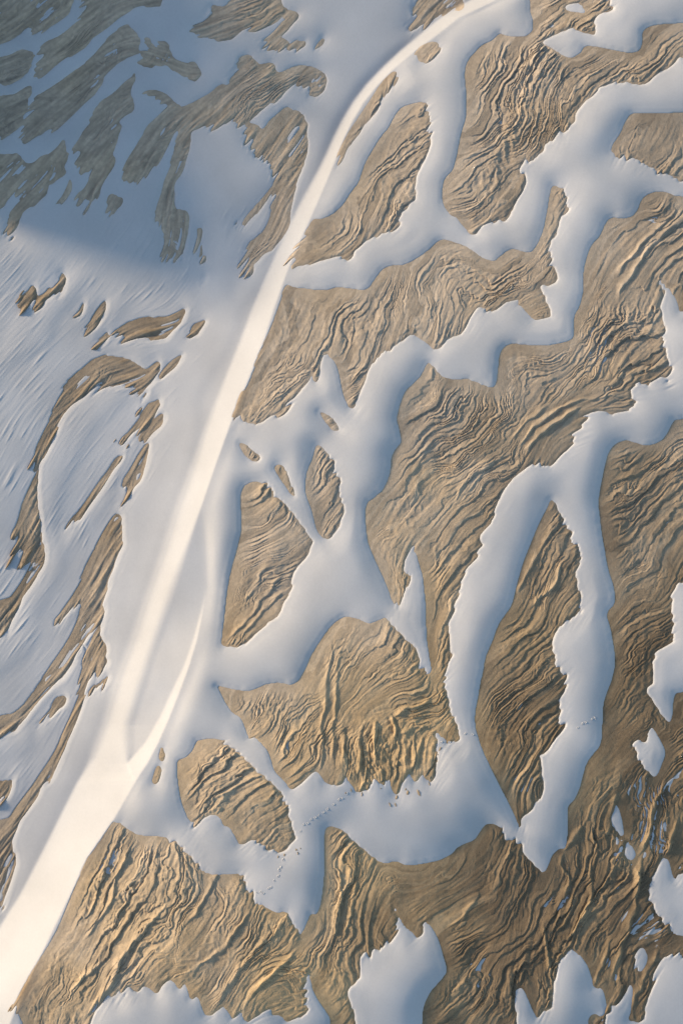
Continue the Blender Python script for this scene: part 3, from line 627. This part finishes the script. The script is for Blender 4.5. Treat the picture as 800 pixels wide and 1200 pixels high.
# pale cover: split in ground (left), dune_ridge (lit crest face), dune (right) and the separate drifts
quad = lambda a, fn: fn(fn(a[:-1, :-1], a[1:, :-1]), fn(a[:-1, 1:], a[1:, 1:]))
vis_p = quad(FP - FT, np.maximum) > -1.2
pp = to_world(PZf)
ctr_v = FV[:-1, :-1] + G / 2; ctr_u = FU[:-1, :-1] + G / 2
fxl, fxr = rowfun(STRIP, ctr_v), rowfun(CREST, ctr_v)
fxc = rowfun(XCP, ctr_v)
dd, di = edt(dids > 0, 14)
dn = np.where((dd < 13) & tan, dids.ravel()[di], dids)        # drifts reach a little under the brown around them
dcell = dn[np.clip((ctr_v - V0 + .5).astype(int), 0, H - 1), np.clip((ctr_u - U0 + .5).astype(int), 0, W - 1)]
leftc = ctr_u < fxl - 2
ridgec = ~leftc & (ctr_u < fxc)
dunec = ~leftc & ~ridgec
struct(mesh_from_grid('ground', pp, leftc, PALE))
struct(mesh_from_grid('dune_ridge', pp, ridgec, PALE))
struct(mesh_from_grid('dune', pp, dunec & (dcell == 0), PALE))
for i, (lab, s) in enumerate(DRIFT):
    m = dunec & (dcell == i + 1)
    if m.any():
        tag(mesh_from_grid('sand_drift', pp, m, PALE), lab, 'sand drift', 'separate pale drifts among the brown outcrops')

# brown outcrops
tp = to_world(TZ)
icell = near_id[np.clip((ctr_v - V0 + .5).astype(int), 0, H - 1), np.clip((ctr_u - U0 + .5).astype(int), 0, W - 1)]
dcel = quad(S_(d), np.maximum)
idt = ids[np.clip((ctr_v - V0 + .5).astype(int), 0, H - 1), np.clip((ctr_u - U0 + .5).astype(int), 0, W - 1)]
icell = np.where(idt > 0, idt, icell)
vis_t = (quad(FT - FP, np.maximum) > -.5) & (dcel > np.where(ctr_u < fxc, -42, -9))
att = {'dark_tone': np.clip(S_(darkp), 0, 1), 'ochre': np.clip(S_(ochre), 0, 1), 'bed': np.clip((.6 * cell2 + .4 * cell1) * S_(right + .5 * upleft) + (.5 + .36 * S_(L1)) * (1 - S_(right + .5 * upleft)), 0, 1)}
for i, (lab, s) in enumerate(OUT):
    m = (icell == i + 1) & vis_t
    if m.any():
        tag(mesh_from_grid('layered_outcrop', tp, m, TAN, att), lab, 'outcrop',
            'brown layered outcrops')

# ground beyond the picture, with the dune off to the upper left that throws the shade
ou = np.concatenate([np.arange(-9000, -420, 300.), np.arange(-420, 1300, 10.), np.arange(1300, 9000, 300.)])
ov = np.concatenate([np.arange(-9000, -420, 300.), np.arange(-420, 1700, 10.), np.arange(1700, 9000, 300.)])
OV, OU = np.meshgrid(ov, ou, indexing='ij')
iu, iv = np.clip(OU, U0 + 3, U1 - 3), np.clip(OV, V0 + 3, V1 - 3)
oz = samp(Sg + np.where(d < 0, PZ, T0), iv - V0, iu - U0)
far = np.maximum(np.maximum(U0 - OU, OU - U1), np.maximum(V0 - OV, OV - V1))
oz = oz * np.exp(-np.maximum(far, 0) / 2500)
hill = 138 * np.exp(-((OU + 175) / 46) ** 2) * (1 - sstep(OV, 135, 215)) * sstep(OV, -900, -300)
hill = hill * (1 + .05 * np.sin(OV / 41.))
oz = oz + hill
inside = (OU > -56) & (OU < 856) & (OV > -56) & (OV < 1256)
fm = ~(inside[:-1, :-1] & inside[1:, :-1] & inside[:-1, 1:] & inside[1:, 1:])
oz = np.where(inside, oz - 8, oz)
struct(mesh_from_grid('terrain', to_world(oz, OU, OV), fm, PALE))

# ------------------------------------------------------------------ footprints
def surf(u, v):
    y, x = np.array([v - fv[0]]) / G, np.array([u - fu[0]]) / G
    return float(max(samp(PZf, y, x)[0], samp(TZ, y, x)[0]))
def world(u, v, z):
    k = (CAM_H - z) / CAM_H
    return ((u - 400) * k * SC, -(v - 600) * k * SC, z * SC)
def footprint_mesh():
    """an oval dent: thrown-up rim round a sunk floor"""
    n = 20; rings = [(0, .03), (.45, .02), (.72, .045), (1.0, .10), (1.35, .05), (1.75, -.10)]
    vs, fs = [(0, 0, .03)], []
    for j, (r, z) in enumerate(rings[1:]):
        for k in range(n):
            t = 2 * math.pi * k / n
            lump = 1 + .22 * math.sin(3 * t + .6) * (j > 1)
            x = .26 * r * math.cos(t) * (1 + .12 * math.cos(t)); y = .16 * r * math.sin(t)
            vs.append((x, y, z * (lump if z > 0 else 1)))
    for k in range(n): fs.append((0, 1 + k, 1 + (k + 1) % n))
    for j in range(len(rings) - 2):
        a, b = 1 + j * n, 1 + (j + 1) * n
        for k in range(n): fs.append((a + k, b + k, b + (k + 1) % n, a + (k + 1) % n))
    me = bpy.data.meshes.new('footprint'); me.from_pydata(vs, [], fs); me.update()
    for p in me.polygons: p.use_smooth = True
    me.materials.append(PALE)
    return me
FM = footprint_mesh()
TRAILS = [
 ('footprint in the trail climbing from the tongue-shaped outcrop across the drift', 'trail beside the tongue-shaped outcrop',
  P('352,973 355,967 361,964 364,961 369,957 374,956 378,951 384,949 391,942 396,938 401,935 406,931')),
 ('footprint in the curved trail above the lower parallel-ledged outcrop', 'curved trail above the ledges',
  P('301,1045 305,1046 309,1046 314,1042 317,1039 322,1033 325,1026 327,1021 329,1016 331,1009')),
 ('footprint in the trail crossing the long right-hand drift', 'trail crossing the long drift',
  P('676,852 681,849 686,846 692,844 695,840 697,843')),
 ('footprint in the few steps between the fan-shaped and slender outcrops', 'steps between two outcrops',
  P('512,872 516,871 527,869 544,861 553,860')),
]
for lab, grp, pts in TRAILS:
    for k, (u, v) in enumerate(pts):
        o = bpy.data.objects.new('footprint', FM); COL.objects.link(o)
        q = pts[min(k + 1, len(pts) - 1)]; r = pts[max(k - 1, 0)]
        u += .9 * math.sin(k * 2.3); v += .9 * math.cos(k * 3.1)
        o.location = world(u, v, surf(u, v) + .02)
        o.rotation_euler = (0, 0, math.atan2(-(q[1] - r[1]), q[0] - r[0]) + (.35 if k % 2 else -.3))
        s = .58 + .2 * ((k * 7) % 5) / 5; o.scale = (s, s, s)
        tag(o, lab, 'footprint', grp)

# ------------------------------------------------------------------ loose clods
import random
random.seed(4)
def clod_mesh(seed):
    import bmesh
    r = random.Random(seed); bm = bmesh.new()
    bmesh.ops.create_icosphere(bm, subdivisions=1, radius=1)
    ax = [(r.uniform(-1, 1), r.uniform(-1, 1), r.uniform(-1, 1), r.uniform(.1, .35), r.uniform(0, 6)) for _ in range(5)]
    for v in bm.verts:
        k = 1 + sum(a[3] * math.sin(3 * (a[0] * v.co.x + a[1] * v.co.y + a[2] * v.co.z) + a[4]) for a in ax) * 1.1
        v.co = v.co * k
        v.co.z *= .6
    me = bpy.data.meshes.new('sand_clod'); bm.to_mesh(me); bm.free()
    me.materials.append(TAN)
    for nm, val in (('dark_tone', .25), ('ochre', .5), ('bed', .6)):
        at = me.attributes.new(nm, 'FLOAT', 'POINT'); at.data.foreach_set('value', [val] * len(me.vertices))
    return me
CM = [clod_mesh(k) for k in range(4)]
for lab, grp, pts in (
  ('small brown clod fallen on pale drift below the frayed fan-shaped outcrop', 'clods below the fan-shaped outcrop',
   P('405,929 411,926 424,931 446,924 465,934 463,943 457,943 475,925 478,928 490,929 503,919 512,892 513,884 515,878')),
  ('small brown clod on pale drift at the tip of the tongue-shaped outcrop', 'clods below the tongue-shaped outcrop',
   P('326,1004 333,1002 349,1000 347,996 352,994'))):
    for k, (u, v) in enumerate(pts):
        o = bpy.data.objects.new('sand_clod', CM[k % 4]); COL.objects.link(o)
        sc = random.uniform(.09, .2)
        o.scale = (sc * random.uniform(.7, 1.2), sc * random.uniform(1.2, 3), sc * .8)
        o.rotation_euler = (0, 0, random.uniform(-.6, .6))
        o.location = world(u, v, surf(u, v) + sc * .2 / SC * .5)
        tag(o, lab, 'clod', grp)

# ------------------------------------------------------------------ camera, light, sky
cam = bpy.data.cameras.new('camera'); co = bpy.data.objects.new('camera', cam); COL.objects.link(co)
co.location = (0, 0, CAM_H * SC); co.rotation_euler = (0, 0, 0)
cam.sensor_fit = 'VERTICAL'; cam.sensor_height = 36; cam.lens = 36 * CAM_H / 1200.0
cam.clip_start = .5; cam.clip_end = 6000
scene.camera = co

ld = bpy.data.lights.new('sun', 'SUN'); ld.energy = 3.0; ld.angle = math.radians(8); ld.color = (1.0, .86, .66)
sun = bpy.data.objects.new('sun', ld); COL.objects.link(sun)
from mathutils import Vector
tv = Vector((SUN_TRAVEL[0] * math.cos(SUN_EL), -SUN_TRAVEL[1] * math.cos(SUN_EL), -math.sin(SUN_EL)))
sun.rotation_euler = tv.to_track_quat('-Z', 'Y').to_euler()
sun.location = (-60, 30, 120)
wd_ = bpy.data.worlds.new('World'); scene.world = wd_; wd_.use_nodes = True
nt = wd_.node_tree
sky = nt.nodes.new('ShaderNodeTexSky'); sky.sky_type = 'NISHITA'; sky.sun_disc = False
sky.sun_elevation = SUN_EL; sky.ozone_density = 3.4; sky.air_density = 1.2
az = math.atan2(-SUN_TRAVEL[0], SUN_TRAVEL[1])       # direction to the sun, clockwise from +Y
sky.sun_rotation = az
bg = nt.nodes['Background']; bg.inputs['Strength'].default_value = .15
nt.links.new(sky.outputs[0], bg.inputs[0])

scene.render.engine = 'CYCLES'
scene.cycles.max_bounces = 4; scene.cycles.diffuse_bounces = 2
scene.cycles.use_denoising = True
vs_ = scene.view_settings
vs_.view_transform = 'Standard'; vs_.look = 'None'; vs_.exposure = 0.75; vs_.gamma = 1.0
vs_.use_curve_mapping = False
